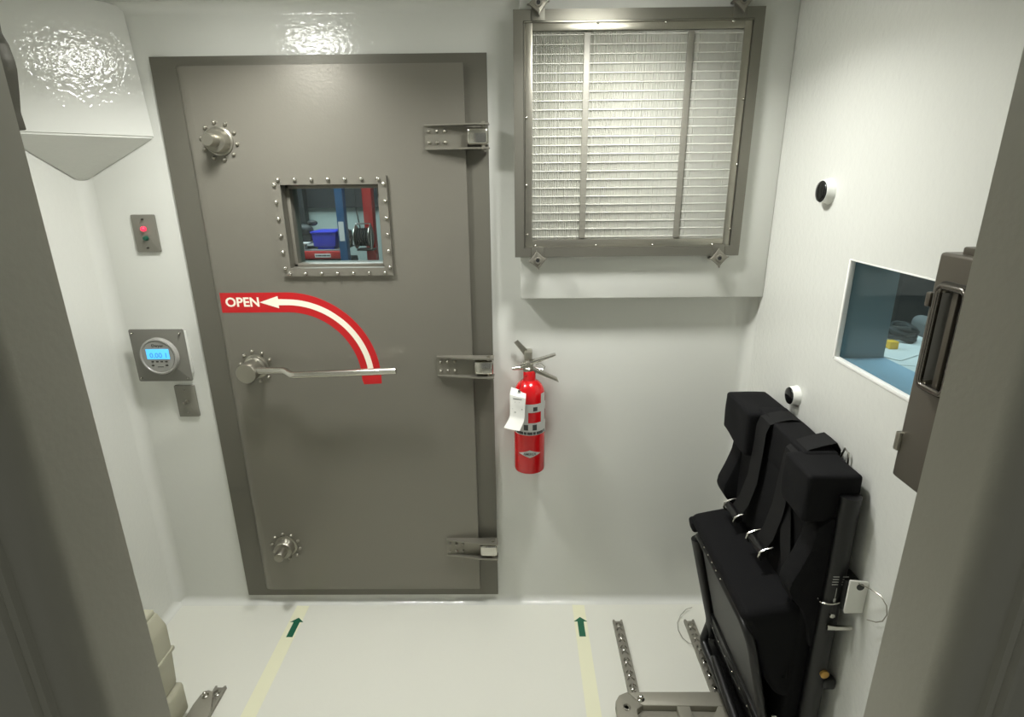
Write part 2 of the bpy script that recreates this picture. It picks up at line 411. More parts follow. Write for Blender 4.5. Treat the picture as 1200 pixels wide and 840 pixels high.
# ------------------------------------------------------------------ framed air filter
af = thing('air_filter', (.326, 1.74, 1.343), 'large square metal framed pleated air filter clamped to the back wall', 'air filter')
def framebox(x0, z0, x1, z1, w, y0, y1, bev=0, wb_=None):
    m = MB()
    for a, b in [((x0, z0), (x0+w, z1)), ((x1-w, z0), (x1, z1)), ((x0+w, z0), (x1-w, z0+w)), ((x0+w, z1-w), (x1-w, z1))]:
        m.box((a[0], y0, a[1]), (b[0], y1, b[1]), bev)
    return m
framebox(-.006, 1.344, .659, 1.993, .027, 1.690, 1.7399).done('outer_frame', FILTF, af)
inn = framebox(.0255, 1.3735, .6305, 1.9635, .020, 1.7015, 1.735, .0015)
inn.box((.022, 1.694, 1.3715), (.6335, 1.7, 1.374)); inn.box((.022, 1.694, 1.963), (.6335, 1.7, 1.9655))
inn.box((.0225, 1.694, 1.372), (.0245, 1.7, 1.965)); inn.box((.6325, 1.694, 1.372), (.6345, 1.7, 1.965))
ifr = inn.done('inner_frame', STEEL, af)
pm = MB(); n = 122; xa, xb, za, zb = .046, .611, 1.394, 1.943
ridge = []
for i in range(2*n+1):
    x = xa+(xb-xa)*i/(2*n)+random.uniform(-.0003, .0003); y = 1.7085+random.uniform(0, .0022) if i % 2 == 0 else 1.7225
    ridge.append((pm.bm.verts.new((x, y, za)), pm.bm.verts.new((x+random.uniform(-.0006, .0006), y, zb))))
for a, b in zip(ridge, ridge[1:]): pm.bm.faces.new([a[0], b[0], b[1], a[1]])
pm.box((xa, 1.729, za), (xb, 1.732, zb))
for k in range(24):
    z = za+.008+(zb-za-.016)*k/23
    pm.box((xa, 1.7110, z-.0013), (xb, 1.7235, z+.0011))
pm.done('pleated_media', MEDIA, af, 20)
for x in (.193, .471): MB().box((x-.0085, 1.7035, za+.004), (x+.0085, 1.7215, zb-.004), .001).done('divider', PLATE, af)
f = None
for x, z in [(.029, 1.73), (.029, 1.55), (.031, 1.41), (.627, 1.77), (.628, 1.60), (.628, 1.42), (.22, 1.960), (.40, 1.960), (.578, 1.960), (.055, 1.377), (.235, 1.377), (.402, 1.377), (.58, 1.377)]:
    if f is None: f = bolthead(x, 1.7015, z, .0036, 'screw', ifr, BRIGHT); p0 = (x, z)
    else:
        c = f.copy(); COL.objects.link(c); c.location = f.location+Vector((x-p0[0], 0, z-p0[1]))
# four clamps with star knobs
for x, z, s in [(.061, 1.337, -1), (.596, 1.339, -1), (.060, 2.003, 1), (.592, 2.003, 1)]:
    za_ = z-s*.002
    cl = MB().box((x-.018, 1.683, z-s*.038), (x+.018, 1.690, z+s*.006), .002)
    cl.box((x-.018, 1.684, z+s*.002), (x+.018, 1.7399, z+s*.008), .001)
    co = cl.done('clamp', FILTF, af)
    star = []
    for k in range(48):
        a = 2*PI*k/48
        u, w_ = math.cos(a), math.sin(a)
        u, w_ = .0275*math.copysign(abs(u)**2.3, u), .0275*math.copysign(abs(w_)**2.3, w_)
        star.append((x+u*.993-w_*.12, z+w_*.993+u*.12))
    kn = MB().prism(star, XZ, 1.656, 1.672, .0025)
    kn.lathe([(.0105, 0), (.0105, .020), (.0095, .0245), (.0060, .0245), (.0055, .017)], (x, 1.674, z), 'y', 20, -1)
    kn.cyl((x, 1.672, z), (x, 1.7399, z), .005, 12)
    ko = kn.done('star_knob', HINGEM, co)
    MB().cyl((x, 1.6505, z), (x, 1.657, z), .0056, 16).done('knob_socket', INK, ko)

# true size and thickness of the filter assembly: 0.67 m wide, 30 mm proud of the housing
seen = set()
def resize(o, sx, sy, sz):
    for ch in o.children:
        if ch.data.name not in seen:
            seen.add(ch.data.name); ch.data.transform(Matrix.Diagonal((sx, sy, sz, 1)))
        ch.location = Vector((ch.location.x*sx, ch.location.y*sy, ch.location.z*sz)); resize(ch, sx, sy, sz)
resize(af, 1.0118, .6, 1.0118)
af.location = (.330, 1.74, 1.3405); WL[af] = Vector(af.location)

# ------------------------------------------------------------------ wall plates and gauge
p1 = thing('indicator_plate', (-1.169, YB, 1.415), 'grey wall plate with lit red light above a green button', 'wall plate')
MB().prism(rrect(-1.205, 1.357, -1.131, 1.473, .004), XZ, 1.792, YB+.0003, .001).done('plate', PLATE, p1)
MB().lathe([(.0075, 0), (.0075, .006), (.006, .010), (.003, .012)], (-1.169, 1.792, 1.430), 'y', 18, -1).done('red_light', LEDR, p1)
MB().lathe([(.008, 0), (.008, .005), (.0055, .010), (.0001, .010)], (-1.168, 1.792, 1.401), 'y', 18, -1).done('green_button', GRNB, p1)
for z in (1.459, 1.371): bolthead(-1.168, 1.792, z, .0028, 'screw', p1, DARKM)
p2 = thing('switch_plate', (-1.144, YB, .847), 'small grey wall plate with one toggle below the digital gauge', 'wall plate')
MB().prism(rrect(-1.179, .790, -1.110, .905, .003), XZ, 1.792, YB+.0003, .001).done('plate', PLATE, p2)
MB().lathe([(.006, 0), (.006, .003), (.0035, .004), (.0045, .016), (.003, .019)], (-1.144, 1.792, .848), 'y', 14, -1).done('toggle', STEEL, p2)
for z in (.889, .806): bolthead(-1.144, 1.792, z, .0026, 'screw', p2, PLATE)

gx, gz, gy = -1.178, 1.024, 1.758
gg = thing('pressure_gauge', (gx, YB, .934), 'square grey panel gauge with round dial and lit blue display', 'gauge')
MB().prism(rrect(-1.268, .934, -1.088, 1.1135, .006), XZ, gy, gy+.004, .001).done('panel', GAUGE, gg)
MB().box((-1.255, gy+.004, .95), (-1.101, YB-.0, 1.10), .004).done('back_box', WALL, gg)
gd = MB().lathe([(.062, 0), (.062, .010), (.060, .014), (.056, .015), (.053, .011), (.0001, .011)], (gx, gy, gz), 'y', 48, -1).done('dial', BEZEL, gg)
MB().cyl((gx, gy-.0108, gz), (gx, gy-.0125, gz), .052, 40).done('dial_face', FACEG, gd)
MB().prism(rrect(gx-.037, gz-.008, gx+.037, gz+.026, .001), XZ, gy-.0142, gy-.012).done('display', LCD, gd)
MB().text('0.00 1', lambda u, v, w: (gx-.027+u, gy-.0143-w, gz-.003+v), .024).done('digits', LCDDIG, gd)
MB().text('Dwyer', lambda u, v, w: (gx-.016+u, gy-.0126-w, gz+.033+v), .014).done('lettering', INK, gd)
for i in range(4): MB().box((gx-.026+i*.015, gy-.0145, gz-.019), (gx-.018+i*.015, gy-.0124, gz-.0145), .0008).done('button', DARKM, gd)
for x in (-.024, .022): MB().box((gx+x-.004, gy-.0145, gz-.032), (gx+x+.005, gy-.0124, gz-.0275), .0008).done('button', DARKM, gd)
MB().box((gx-.009, gy-.013, gz-.036), (gx+.011, gy-.0124, gz-.034)).done('legend', INK, gd)
for x, z in [(-1.256, 1.101), (-1.100, 1.101), (-1.256, .946), (-1.100, .946)]: bolthead(x, gy, z, .003, 'screw', gg, BRIGHT)

# ------------------------------------------------------------------ fire extinguisher
ex, ey = .038, 1.735
fe = thing('fire_extinguisher', (ex, ey, .616), 'red fire extinguisher hanging on the white wall right of the door', 'fire extinguisher')
MB().lathe([(.040, .004), (.046, 0), (.0505, .003), (.052, .010), (.052, .262), (.0505, .280), (.046, .297), (.039, .310), (.030, .319), (.022, .324), (.0205, .330), (.0205, .352), (.018, .356)], (ex, ey, .616), 'z', 48).done('cylinder', RED, fe)
vz = .972
v = MB().lathe([(.017, 0), (.017, .010), (.013, .014), (.013, .030), (.010, .034)], (ex-.004, ey, vz-.002), 'z', 20)
v.box((ex-.020, ey-.010, vz+.010), (ex+.012, ey+.010, vz+.030), .002)
vo = v.done('valve', STEEL, fe)
MB().tube([(ex-.014, ey, vz+.012), (ex-.035, ey-.006, vz+.010), (ex-.056, ey-.012, vz+.010)], [.0075, .0065, .0055], 14).done('nozzle', BRIGHT, vo)
lv = MB()
lv.prism([(ex-.030, vz+.024), (ex+.030, vz+.040), (ex+.082, vz+.056), (ex+.086, vz+.053), (ex+.080, vz+.050), (ex+.03, vz+.030), (ex-.028, vz+.016)], XZ, ey-.011, ey+.011, .001)
lv.done('top_lever', BRIGHT, vo)
MB().prism([(ex+.004, vz+.010), (ex+.040, vz-.004), (ex+.090, vz-.028), (ex+.096, vz-.040), (ex+.085, vz-.034), (ex+.038, vz-.014), (ex+.004, vz+.002)], XZ, ey-.011, ey+.011, .001).done('carry_handle', STEEL, vo)
MB().tube([(ex+.02, ey-.014, vz+.022), (ex+.034, ey-.018, vz+.030), (ex+.050, ey-.018, vz+.018), (ex+.045, ey-.018, vz+.008), (ex+.03, ey-.016, vz+.010), (ex+.012, ey-.014, vz+.018)], .0016, 8).done('safety_pin', BRIGHT, vo)
MB().prism([(ex-.050, vz+.082), (ex-.038, vz+.092), (ex-.006, vz+.058), (ex-.006, vz+.036), (ex-.018, vz+.040)], XZ, ey+.040, ey+.043, .001).done('wall_hook', STEEL, fe)
MB().box((ex-.016, ey+.018, vz-.06), (ex+.010, YB, vz+.055), .003).done('bracket', STEEL, fe)
def wrap(m, a0, a1, z0, z1, r=.0526, n=14):
    t = bmesh.new()
    for i in range(n):
        A = [math.radians(a0+(a1-a0)*k/n) for k in (i, i+1)]
        q = [t.verts.new((ex+r*math.sin(a), ey-r*math.cos(a), z)) for a, z in ((A[0], z0), (A[1], z0), (A[1], z1), (A[0], z1))]
        t.faces.new(q)
    bmesh.ops.remove_doubles(t, verts=list(t.verts), dist=1e-6)
    m.join(t); return m
lb = MB(); wrap(lb, -80, 80, .762, .806); wrap(lb, -30, 80, .843, .872); wrap(lb, 44, 68, .806, .905); wrap(lb, -30, -6, .806, .843)
lbl = lb.done('label', GREYLBL, fe)
for a0, a1, z0, z1 in ((-22, -6, .780, .800), (10, 26, .780, .800), (12, 28, .848, .862), (-66, 66, .764, .774)):
    il = MB(); wrap(il, a0, a1, z0, z1, .0530, 8); il.done('printing', PANEL, lbl)
def onbody(u, v, w, r=.0527): a = u/.052; return (ex+(r+w)*math.sin(a), ey-(r+w)*math.cos(a), v)
dm = MB(); t = bmesh.new(); q = 10
rows = [[t.verts.new(onbody(-.039+.078*i/q, .694+s*.014*(1-abs(2*i/q-1)), 0)) for i in range(q+1)] for s in (1, -1)]
for i in range(q):
    try: t.faces.new([rows[0][i], rows[0][i+1], rows[1][i+1], rows[1][i]])
    except ValueError: pass
dm.join(t); dmo = dm.done('badge', GREYLBL, fe)
MB().text('AMEREX', lambda u, v, w: onbody(u*.9, .6895+v, .0004+w), .0125, .0002, 'CENTER', .0002).done('lettering', INK, dmo)
# folded paper tag wired to the neck
tg = MB(); t = bmesh.new()
tp = [((-.022, 1.702, .918), (.026, 1.676, .912)), ((-.026, 1.674, .902), (.025, 1.655, .897)), ((-.026, 1.664, .87), (.022, 1.650, .865)), ((-.026, 1.662, .838), (.021, 1.650, .832)), ((-.030, 1.655, .826), (.018, 1.645, .820)), ((-.046, 1.63, .806), (.004, 1.622, .798))]
tv = [[t.verts.new(Vector(a)), t.verts.new((Vector(a)+Vector(b))/2+Vector((0, -.003, 0))), t.verts.new(Vector(b))] for a, b in tp]
for r0, r1 in zip(tv, tv[1:]):
    for i in range(2): t.faces.new([r0[i], r0[i+1], r1[i+1], r1[i]])
bmesh.ops.transform(t, matrix=Matrix.Translation((0, .02, .0)), verts=list(t.verts))
bmesh.ops.solidify(t, geom=list(t.faces), thickness=.0008); tg.join(t)
tgo = tg.done('inspection_tag', PAPER, fe)
def ontag(x, z):                                # a point just in front of the tag's upper leaf
    k = (z-.838)/.064; yl_, yr_ = 1.682+.012*k, 1.670+.005*k
    return (x, yl_+(yr_-yl_)*(x+.026)/.05-.0045, z)
for i, (xa_, xb_) in enumerate([(-.016, .012), (-.010, .004), (-.014, .010), (-.018, .014), (-.012, .002)]):
    z = .892-i*.011
    t = bmesh.new(); q = [t.verts.new(ontag(*p_)) for p_ in ((xa_, z), (xb_, z), (xb_, z+.0022), (xa_, z+.0022))]; t.faces.new(q)
    MB().join(t).done('printing', PANEL, tgo)
MB().lathe([(.0045, 0), (.0045, .002)], (.004, 1.694, .914), 'z', 12).done('eyelet', INK, tgo)
MB().tube([(.004, 1.694, .915), (.01, 1.705, .945), (.025, 1.716, .960), (.04, 1.716, .962)], .0008, 6).done('tag_wire', DARKM, tgo)

# ------------------------------------------------------------------ right-wall fittings
def wallport(z, y, r, label):
    o = thing('wall_port', (XR, y, z), label, 'wall port', 'black capped round ports on the right wall')
    MB().lathe([(r*1.22, 0), (r*1.20, .003), (r*1.10, .006), (r*1.08, .018), (r*1.04, .020), (r*1.0, .020), (r*1.0, .016)], (XR, y, z), 'x', 32, -1).done('ring', WHITEP, o)
    MB().lathe([(r*.99, .012), (r*.99, .0205), (r*.93, .0225), (r*.6, .025), (.0001, .0258)], (XR, y, z), 'x', 32, -1).done('cap', BLACKG, o)
wallport(1.531, 1.447, .026, 'black domed port in white ring high on right wall, above the window level')
wallport(.990, 1.452, .024, 'black domed port in white ring just above the black seat back')

# window in the right wall
wn = thing('window_1', (XR, 1.02, wz0), 'small tinted window in the right wall', 'window', kind='structure')
m = MB()
for a, b in [((wy1-.007, wz0), (wy1+.001, wz1)), ((wy0, wz0), (wy0+.01, wz1)), ((wy0, wz0-.001), (wy1, wz0+.008)), ((wy0, wz1-.003), (wy1, wz1+.001))]:
    m.box((XR-.0015, a[0], a[1]), (XR+.012, b[0], b[1]), .002)
m.done('window_frame', TRIMW, wn)
m = MB()
m.box((XR+.014, wy1-.004, wz0), (XR+T+.0, wy1-.001, wz1)); m.box((XR+.014, wy0, wz1-.003), (XR+T, wy1, wz1-.001))
m.done('window_reveal', REVEAL, wn)
MB().box((XR+.014, wy0, wz0+.0005), (XR+T+.004, wy1, wz0+.003)).done('window_sill', SILL, wn)
MB().box((XR+.012, wy0+.005, wz0+.004), (XR+.018, wy1-.005, wz1-.004)).done('window_pane', WINGL, wn)

# steel cabinet on the right wall, half covering the window
cb = thing('steel_cabinet', (XR, .80, 1.033), 'brown grey steel cabinet with long handle mounted over the window edge', 'cabinet')
MB().box((.700, .60, 1.033), (XR, .944, 1.447), .006, 3).done('body', CABM, cb)
MB().box((.712, .66, 1.445), (XR-.01, .912, 1.459), .003).done('top_flange', CABM, cb)
MB().prism(rrect(.838, 1.216, .926, 1.404, .014), YZ, .6965, .7005, .001).done('handle_recess', DARKM, cb)
loop = rrect(.846, 1.228, .906, 1.398, .012, 6)
hm = MB().tube([(.684, u, v_) for u, v_ in loop], .0058, 12, closed=True, up=(1, 0, 0)).done('handle', HANDM, cb)
for y, z in [(.898, 1.392), (.898, 1.234), (.852, 1.392), (.852, 1.234)]: MB().cyl((.6985, y, z), (.686, y, z), .005, 12).done('handle_post', STEEL, hm)
MB().box((.690, .872, 1.225), (.698, .884, 1.398), .002).done('recess_reflection', CABM, cb)  # thin bar modelled in place of a reflection in the recess
for z0, z1 in ((1.085, 1.122), (1.355, 1.380)):
    MB().box((.694, .936, z0), (.716, .9475, z1), .003).done('latch_tab', CABM if z0 > 1.2 else STEEL, cb)

# ------------------------------------------------------------------ floor tracks, tapes, arrows
def track(x0, x1, y0, y1, label, nscrew=None):
    o = thing('floor_track', ((x0+x1)/2, y1, 0), label, 'floor track', 'aluminium seat tracks on the floor')
    m = MB(); w = x1-x0; cxm = (x0+x1)/2
    m.box((x0, y0, 0), (x1, y1, .005))
    L = y1-y0; N = int(L/.0255); st = L/N
    for s in (-1, 1):
        pts = [(cxm+s*w/2, y1), ]
        y = y1
        inner = []
        steps = N*10
        for k in range(steps+1):
            yy = y1-L*k/steps
            ph = (k % 10)/10
            inner.append((cxm+s*(.0030+.0085*abs(math.cos(PI*ph))), yy))
        pts = inner+[(cxm+s*w/2, y0), (cxm+s*w/2, y1)]
        m.prism(pts, XY, .004, .0125)
    m.done('rail', RAILM, o, 25)
    f = None
    for k in range(1, N, 2):
        p = (cxm, y1-k*st)
        if f is None: f = MB().lathe([(.0075, 0), (.007, .003), (.004, .0045)], (p[0], p[1], .005), 'z', 14).done('screw', BRIGHT, o); p0 = p
        else:
            c = f.copy(); COL.objects.link(c); c.location = f.location+Vector((p[0]-p0[0], p[1]-p0[1], 0))
track(.344, .379, .95, 1.684, 'aluminium seat track on the floor, left of the pair beneath the black seat')
track(.607, .643, .95, 1.684, 'aluminium seat track on the floor running close beside the black seat')
track(-.988, -.953, .95, 1.402, 'aluminium seat track on the floor beside the beige case at left')

def tape(x0, x1, label):
    return tag(MB().prism([(x0, .5), (x1, .5), (x1+.0, 1.771), (x0, 1.773)], XY, .0003, .0009).done('floor_tape', TAPE), label, 'floor tape', 'yellow tape strips on the floor')
tape(-.862, -.814, 'long yellowed tape strip on the floor in front of the steel door')
tape(.203, .249, 'long yellowed tape strip on the floor below the fire extinguisher')
def farrow(x, y, label):
    p = [(x-.0115, y), (x+.0115, y), (x+.0115, y+.072), (x+.025, y+.072), (x, y+.094), (x-.025, y+.072), (x-.0115, y+.072)]
    return tag(MB().prism(p, XY, .0011, .0016).done('floor_arrow', GREEN), label, 'arrow sticker', 'green arrows on the floor tapes')
farrow(-.832, 1.615, 'green arrow sticker pointing at the steel door on the left tape strip')
farrow(.226, 1.615, 'green arrow sticker on the tape strip below the fire extinguisher')

# ------------------------------------------------------------------ beige case and track fitting at left
bc = thing('storage_case', (-1.18, 1.15, 0), 'stepped beige plastic case standing in the left corner behind the jamb', 'storage case')
def bx(name, prof, y0, y1, bev):
    return MB().prism(prof, XZ, y0, y1, bev)
MB().box((-1.32, .90, .02), (-1.022, 1.318, .128), .012, 3).done('lower_shell', BEIGE, bc)
bx('u', [(-1.32, .128), (-1.036, .128), (-1.026, .262), (-1.024, .345), (-1.046, .392), (-1.32, .392)], .93, 1.312, .010).done('upper_shell', BEIGE, bc)
MB().box((-1.315, .926, .252), (-1.0215, 1.3155, .266), .004).done('rim', BEIGE, bc)
MB().box((-1.31, .94, .386), (-1.048, 1.308, .404), .008, 3).done('lid', BEIGE, bc)
tf = thing('track_fitting', (-.99, 1.25, 0), 'flat grey metal fitting bolted on the left floor track', 'track fitting')
MB().prism([(-1.018, 1.0), (-.952, 1.0), (-.950, 1.30), (-.978, 1.372), (-.998, 1.378), (-1.013, 1.362), (-1.018, 1.325)], XY, .0128, .022, .002).done('plate', CAST, tf)
MB().lathe([(.011, 0), (.011, .004), (.006, .007), (.006, .016), (.003, .018)], (-.995, 1.355, .021), 'z', 16).done('stud', BRIGHT, tf)

# ------------------------------------------------------------------ folded jump seat
js = thing('jump_seat', (.66, 1.32, 0), 'black folded jump seat with harness standing against the right wall', 'seat')
# pan leans: u along y, v up the lean, w towards the wall
def PAN(u, v, w):
    t_ = math.radians(13.5); bx_, bz = .655, .130
    return (bx_-v*math.sin(t_)+w*math.cos(t_), u, bz+v*math.cos(t_)+w*math.sin(t_))
ya, yb = 1.115, 1.545
lp = [(u, v) for u, v in rrect(ya, .0, yb, .375, .055, 8)]
MB().tube([PAN(u, v, 0) for u, v in lp], .0125, 14, closed=True, up=(1, 0, 0)).done('pan_frame', BLKM, js)
MB().prism(rrect(ya+.006, .04, yb-.03, .37, .04, 6), lambda u, v, w: PAN(u, v, w), .002, .008).done('pan_underside', PANEL, js)
def cushfn(x, y, z):                      # x: thickness, y: along the wall, z: height in the pan frame
    k = max(0, (.30-z)/.20)               # underside of the bulge tucks back towards the wall below
    nb = max(0, (1.22-y)/.12)
    z2 = z+.05*nb*max(0, (.30-z)/.2)
    return PAN(y, z2, x+(.045*k*k if x < .06 else -.015*k)-(.020*min(1, max(0, (z-.375)/.02)) if x < .08 else 0))
MB().soft((.008, ya-.006, .11), (.138, yb+.006, .440), .022, 11, .0035, 9, 3, cushfn).done('seat_cushion', FABRIC, js)
MB().soft((-.018, yb-.03, .384), (.04, yb+.010, .425), .010, 7, .001, 12, 5, lambda x, y, z: PAN(y, z, x)).done('cushion_flap', FABRIC, js)
sn = MB().ball(PAN(1.505, .016, -.010), .0034, seg=8).done('snap', BRIGHT, js)
for u, v_, w_ in [(1.505-i*.058, .016, -.010) for i in range(1, 7)]+[(1.44-i*.035, .388, -.006) for i in range(5)]:
    c = sn.copy(); COL.objects.link(c); c.location = sn.location+Vector(PAN(u, v_, w_))-Vector(PAN(1.505, .016, -.010))
MB().prism([(ya+.0, -.10), (yb+.004, -.10), (yb-.004, .060), (ya+.004, .050)], lambda u, v, w: PAN(u, v, w), -.007, .02, .002).done('hinge_bar', BLKM, js)
for u, v_, mm in ((1.108, .115, BRIGHT), (1.108, .088, BRIGHT), (1.108, .060, BRASS)):
    p = PAN(u, v_, .012); MB().lathe([(.0075, 0), (.007, .003), (.003, .0045)], (p[0]+.012, p[1]-.010, p[2]), 'y', 14, -1).done('rivet', mm, js)
p = PAN(yb+.012, .33, -.004); MB().lathe([(.010, -.004), (.010, .006)], p, 'x', 16, -1).done('release_knob', BRASS, js)
MB().box((.625, 1.10, .02), (.72, 1.555, .05), .004).done('base_plate', BLKM, js)
# base frame and tubes
MB().tube([(.645, 1.545, .12), (.632, 1.545, .06), (.63, 1.53, .048), (.63, 1.05, .048)], .014, 12).done('lower_rail', BLKM, js)
MB().tube([(.612, 1.41, .115), (.612, 1.395, .125), (.612, 1.375, .12), (.612, 1.05, .075)], [.008, .013, .014, .014], 12).done('lock_bar', BLKM, js)
MB().tube([PAN(yb-.004, .345, -.004), PAN(yb-.004, .02, -.002), (.655, 1.545, .075)], .019, 14).done('side_tube', BLKM, js)
po = MB().tube([(.728, 1.085, .05), (.728, 1.085, .90)], .0225, 24).done('post', BLKM, js)
m = MB().tube([(.728, 1.575, .05), (.728, 1.575, .90)], .0225, 24); m.done('post', BLKM, js)
m = MB().box((.745, 1.12, .09), (.762, 1.57, .86), .004); m.done('light_block_plate', BLKM, js)  # plate added between seat and wall to keep light out
m = MB()
for k in range(4): m.box((.7105, 1.0632-.0002, .703-.007*k), (.7455, 1.0636, .7045-.007*k))
m.box((.722, 1.0618, .645), (.7232, 1.0622, .674)); m.box((.720, 1.0618, .635), (.7252, 1.0622, .645))
m.done('printed_legend', GREYLBL, po)
lp2 = [(.700, 1.10, .648)]+[(.728+.029*math.cos(a), 1.085-.026*math.sin(a), .634+.010*math.cos(a)) for a in [PI*(1-k/10) for k in range(11)]]
MB().tube(lp2, .0022, 8).done('wire_loop', BRIGHT, js)
# wall bracket clamped round the post
m = MB().box((.735, 1.050, .620), (.7699, 1.10, .700), .006)
m.box((.742, 1.035, .640), (.7699, 1.06, .690), .004)
m.done('wall_bracket', BLKM, js)
MB().lathe([(.006, 0), (.006, .006), (.003, .008)], (.722, 1.0625, .600), 'y', 14, -1).done('rivet', BRIGHT, js)
MB().tube([(.712, 1.055, .572), (.73, 1.052, .572), (.765, 1.048, .575)], [.0075, .006, .005], 12).done('quick_pin', BRIGHT, js)
MB().lathe([(.0105, 0), (.0105, .006), (.006, .009)], (.733, 1.063, .425), 'y', 16, -1).done('rivet', BRASS, js)
MB().box((.735, 1.058, .375), (.768, 1.085, .405), .008, 3).done('latch_knob', BLKM, js)
# back cushion with side bolsters and two wing pads
MB().soft((.672, 1.10, .16), (.752, 1.58, .905), .022, 10, .008, 7, 11).done('back_cushion', FABRIC, js)
def bol(ys, ye, sd):
    def fn(x, y, z):
        zz = [(.50, .690), (.575, .680), (.64, .628), (.70, .640), (.80, .668), (.86, .66)]
        return (x, y, z)
    prof = [(.70, .48), (.690, .54), (.672, .585), (.640, .622), (.629, .645), (.632, .668), (.650, .715), (.664, .760), (.670, .815), (.70, .84), (.75, .84), (.75, .48)]
    m = MB().prism(prof, lambda u, v, d: (u, d, v), ys, ye, .007)
    return m.done('side_bolster', FABRIC, js)
bol(1.525, 1.590, 1); bol(1.085, 1.145, 2)
def wing(y0, y1, sd, zt, zb):
    def fn(x, y, z):
        k = (z-zb)/(zt-zb)
        far = (y-y0)/(y1-y0)
        if x < .69: z += (.018*(1-k) if sd == 21 else -.0)*(far if sd == 21 else 0)
        return (x, y, z)
    return MB().soft((.636, y0, zb), (.756, y1, zt), .010, 7, .003, 14, sd, fn).done('wing_pad', FABRIC, js)
wing(1.43, 1.605, 21, .946, .812); wing(1.092, 1.215, 22, .944, .824)
# top cover between the pads
MB().soft((.672, 1.19, .84), (.756, 1.47, .950), .010, 7, .002, 12, 31).done('top_cover', FABRIC, js)
# harness straps over the top
def strap(pts, w, name='harness_strap', th=.0035):
    """flat webbing: list of (x, y, z) centre line, width along y"""
    m = MB(); t = bmesh.new(); rows = []
    for x, y, z in pts: rows.append([t.verts.new((x, y-w/2, z)), t.verts.new((x, y, z+.0008)), t.verts.new((x, y+w/2, z))])
    for a, b in zip(rows, rows[1:]):
        for i in range(2): t.faces.new([a[i], a[i+1], b[i+1], b[i]])
    bmesh.ops.solidify(t, geom=list(t.faces), thickness=th)
    return m.join(t).done(name, WEB, js)
strap([(.763, 1.395, .86), (.760, 1.395, .932), (.745, 1.395, .953), (.72, 1.394, .957), (.69, 1.392, .952), (.664, 1.390, .944), (.655, 1.388, .920), (.656, 1.392, .86), (.655, 1.40, .76), (.648, 1.42, .68), (.640, 1.44, .635)], .062)
strap([(.766, 1.235, .86), (.764, 1.235, .95), (.752, 1.234, .968), (.72, 1.232, .962), (.685, 1.23, .952), (.662, 1.232, .93), (.658, 1.235, .87), (.656, 1.245, .76), (.65, 1.262, .68), (.640, 1.275, .64)], .060)
strap([(.668, 1.235, .80), (.655, 1.18, .70), (.662, 1.15, .58), (.668, 1.14, .45), (.672, 1.135, .36)], .055)
# adjusters: roller between two bent steel sides
for yc, zc in ((1.445, .628), (1.272, .640)):
    ad = MB().cyl((.634, yc-.038, zc-.004), (.634, yc+.038, zc-.004), .011, 16).done('adjuster', BLKM, js)
    for s in (-1, 1):
        y = yc+s*.040
        m = MB().tube([(.655, y, zc+.016), (.636, y, zc+.012), (.622, y, zc+.004), (.620, y, zc-.010), (.626, y, zc-.022)], .0032, 8)
        m.done('adjuster_side', BRIGHT, ad)
# buckle ring on the near strap end
MB().tube([(.762, 1.20, .93), (.762, 1.188, .962), (.762, 1.172, .958), (.762, 1.165, .92)], .0025, 8).done('strap_ring', BRIGHT, js)
# cast base on the floor tracks
m = MB()
ol = [(.292, 1.00), (.292, 1.318), (.306, 1.340), (.334, 1.352), (.66, 1.352), (.66, 1.00)]
m.prism(ol, XY, .0128, .020, .002)
m.prism([(.292, 1.0), (.292, 1.318), (.306, 1.340), (.334, 1.352), (.372, 1.304), (.352, 1.29), (.352, 1.0)], XY, .018, .042, .003)
m.prism([(.334, 1.352), (.66, 1.352), (.66, 1.300), (.372, 1.304)], XY, .018, .042, .003)
m.prism([(.475, 1.0), (.475, 1.305), (.515, 1.305), (.515, 1.0)], XY, .018, .040, .003)
m.prism([(.535, 1.21), (.60, 1.305), (.66, 1.305), (.66, 1.0), (.535, 1.0)], XY, .018, .041, .003)
m.done('cast_base', CAST, js)
MB().lathe([(.011, 0), (.011, .003), (.006, .006), (.006, .014), (.003, .016)], (.371, 1.325, .041), 'z', 16).done('base_stud', BRIGHT, js)
MB().lathe([(.012, 0), (.012, .003), (.009, .0035), (.006, .0005)], (.322, 1.298, .0415), 'z', 16).done('base_bushing', STEEL, js)
# white wall plate behind the bracket, and thin wires
wp = thing('anchor_plate', (XR, 1.0, .60), 'white anchor plate with a hole on the right wall beside the seat post', 'anchor plate')
MB().prism([(.728, .632), (.7699, .632), (.7699, .715), (.728, .720)], XZ, 1.030, 1.036, .002).done('plate', WHITEM, wp)
MB().lathe([(.0085, 0), (.0085, .0012)], (.752, 1.0302, .704), 'y', 18, -1).done('hole', INK, wp)
m = MB().tube([(.745+.0, 1.028, .715), (.752, 1.0, .724), (.758, .975, .728), (.761, .957, .718), (.762, .952, .700), (.761, .958, .678), (.758, .972, .662), (.752, .99, .652)], .0012, 6)
tag(m.done('thin_wire', STEEL), 'thin steel wire looping out from the white anchor plate', 'wire')
m = MB().tube([(.655, 1.745, .012), (.630, 1.735, .012), (.600, 1.705, .010), (.580, 1.672, .009), (.574, 1.635, .008), (.579, 1.60, .008), (.594, 1.575, .010), (.602, 1.566, .0145)], .0011, 6)
tag(m.done('thin_wire', STEEL), 'thin steel wire curving over the white floor at the far end of the tracks', 'wire')

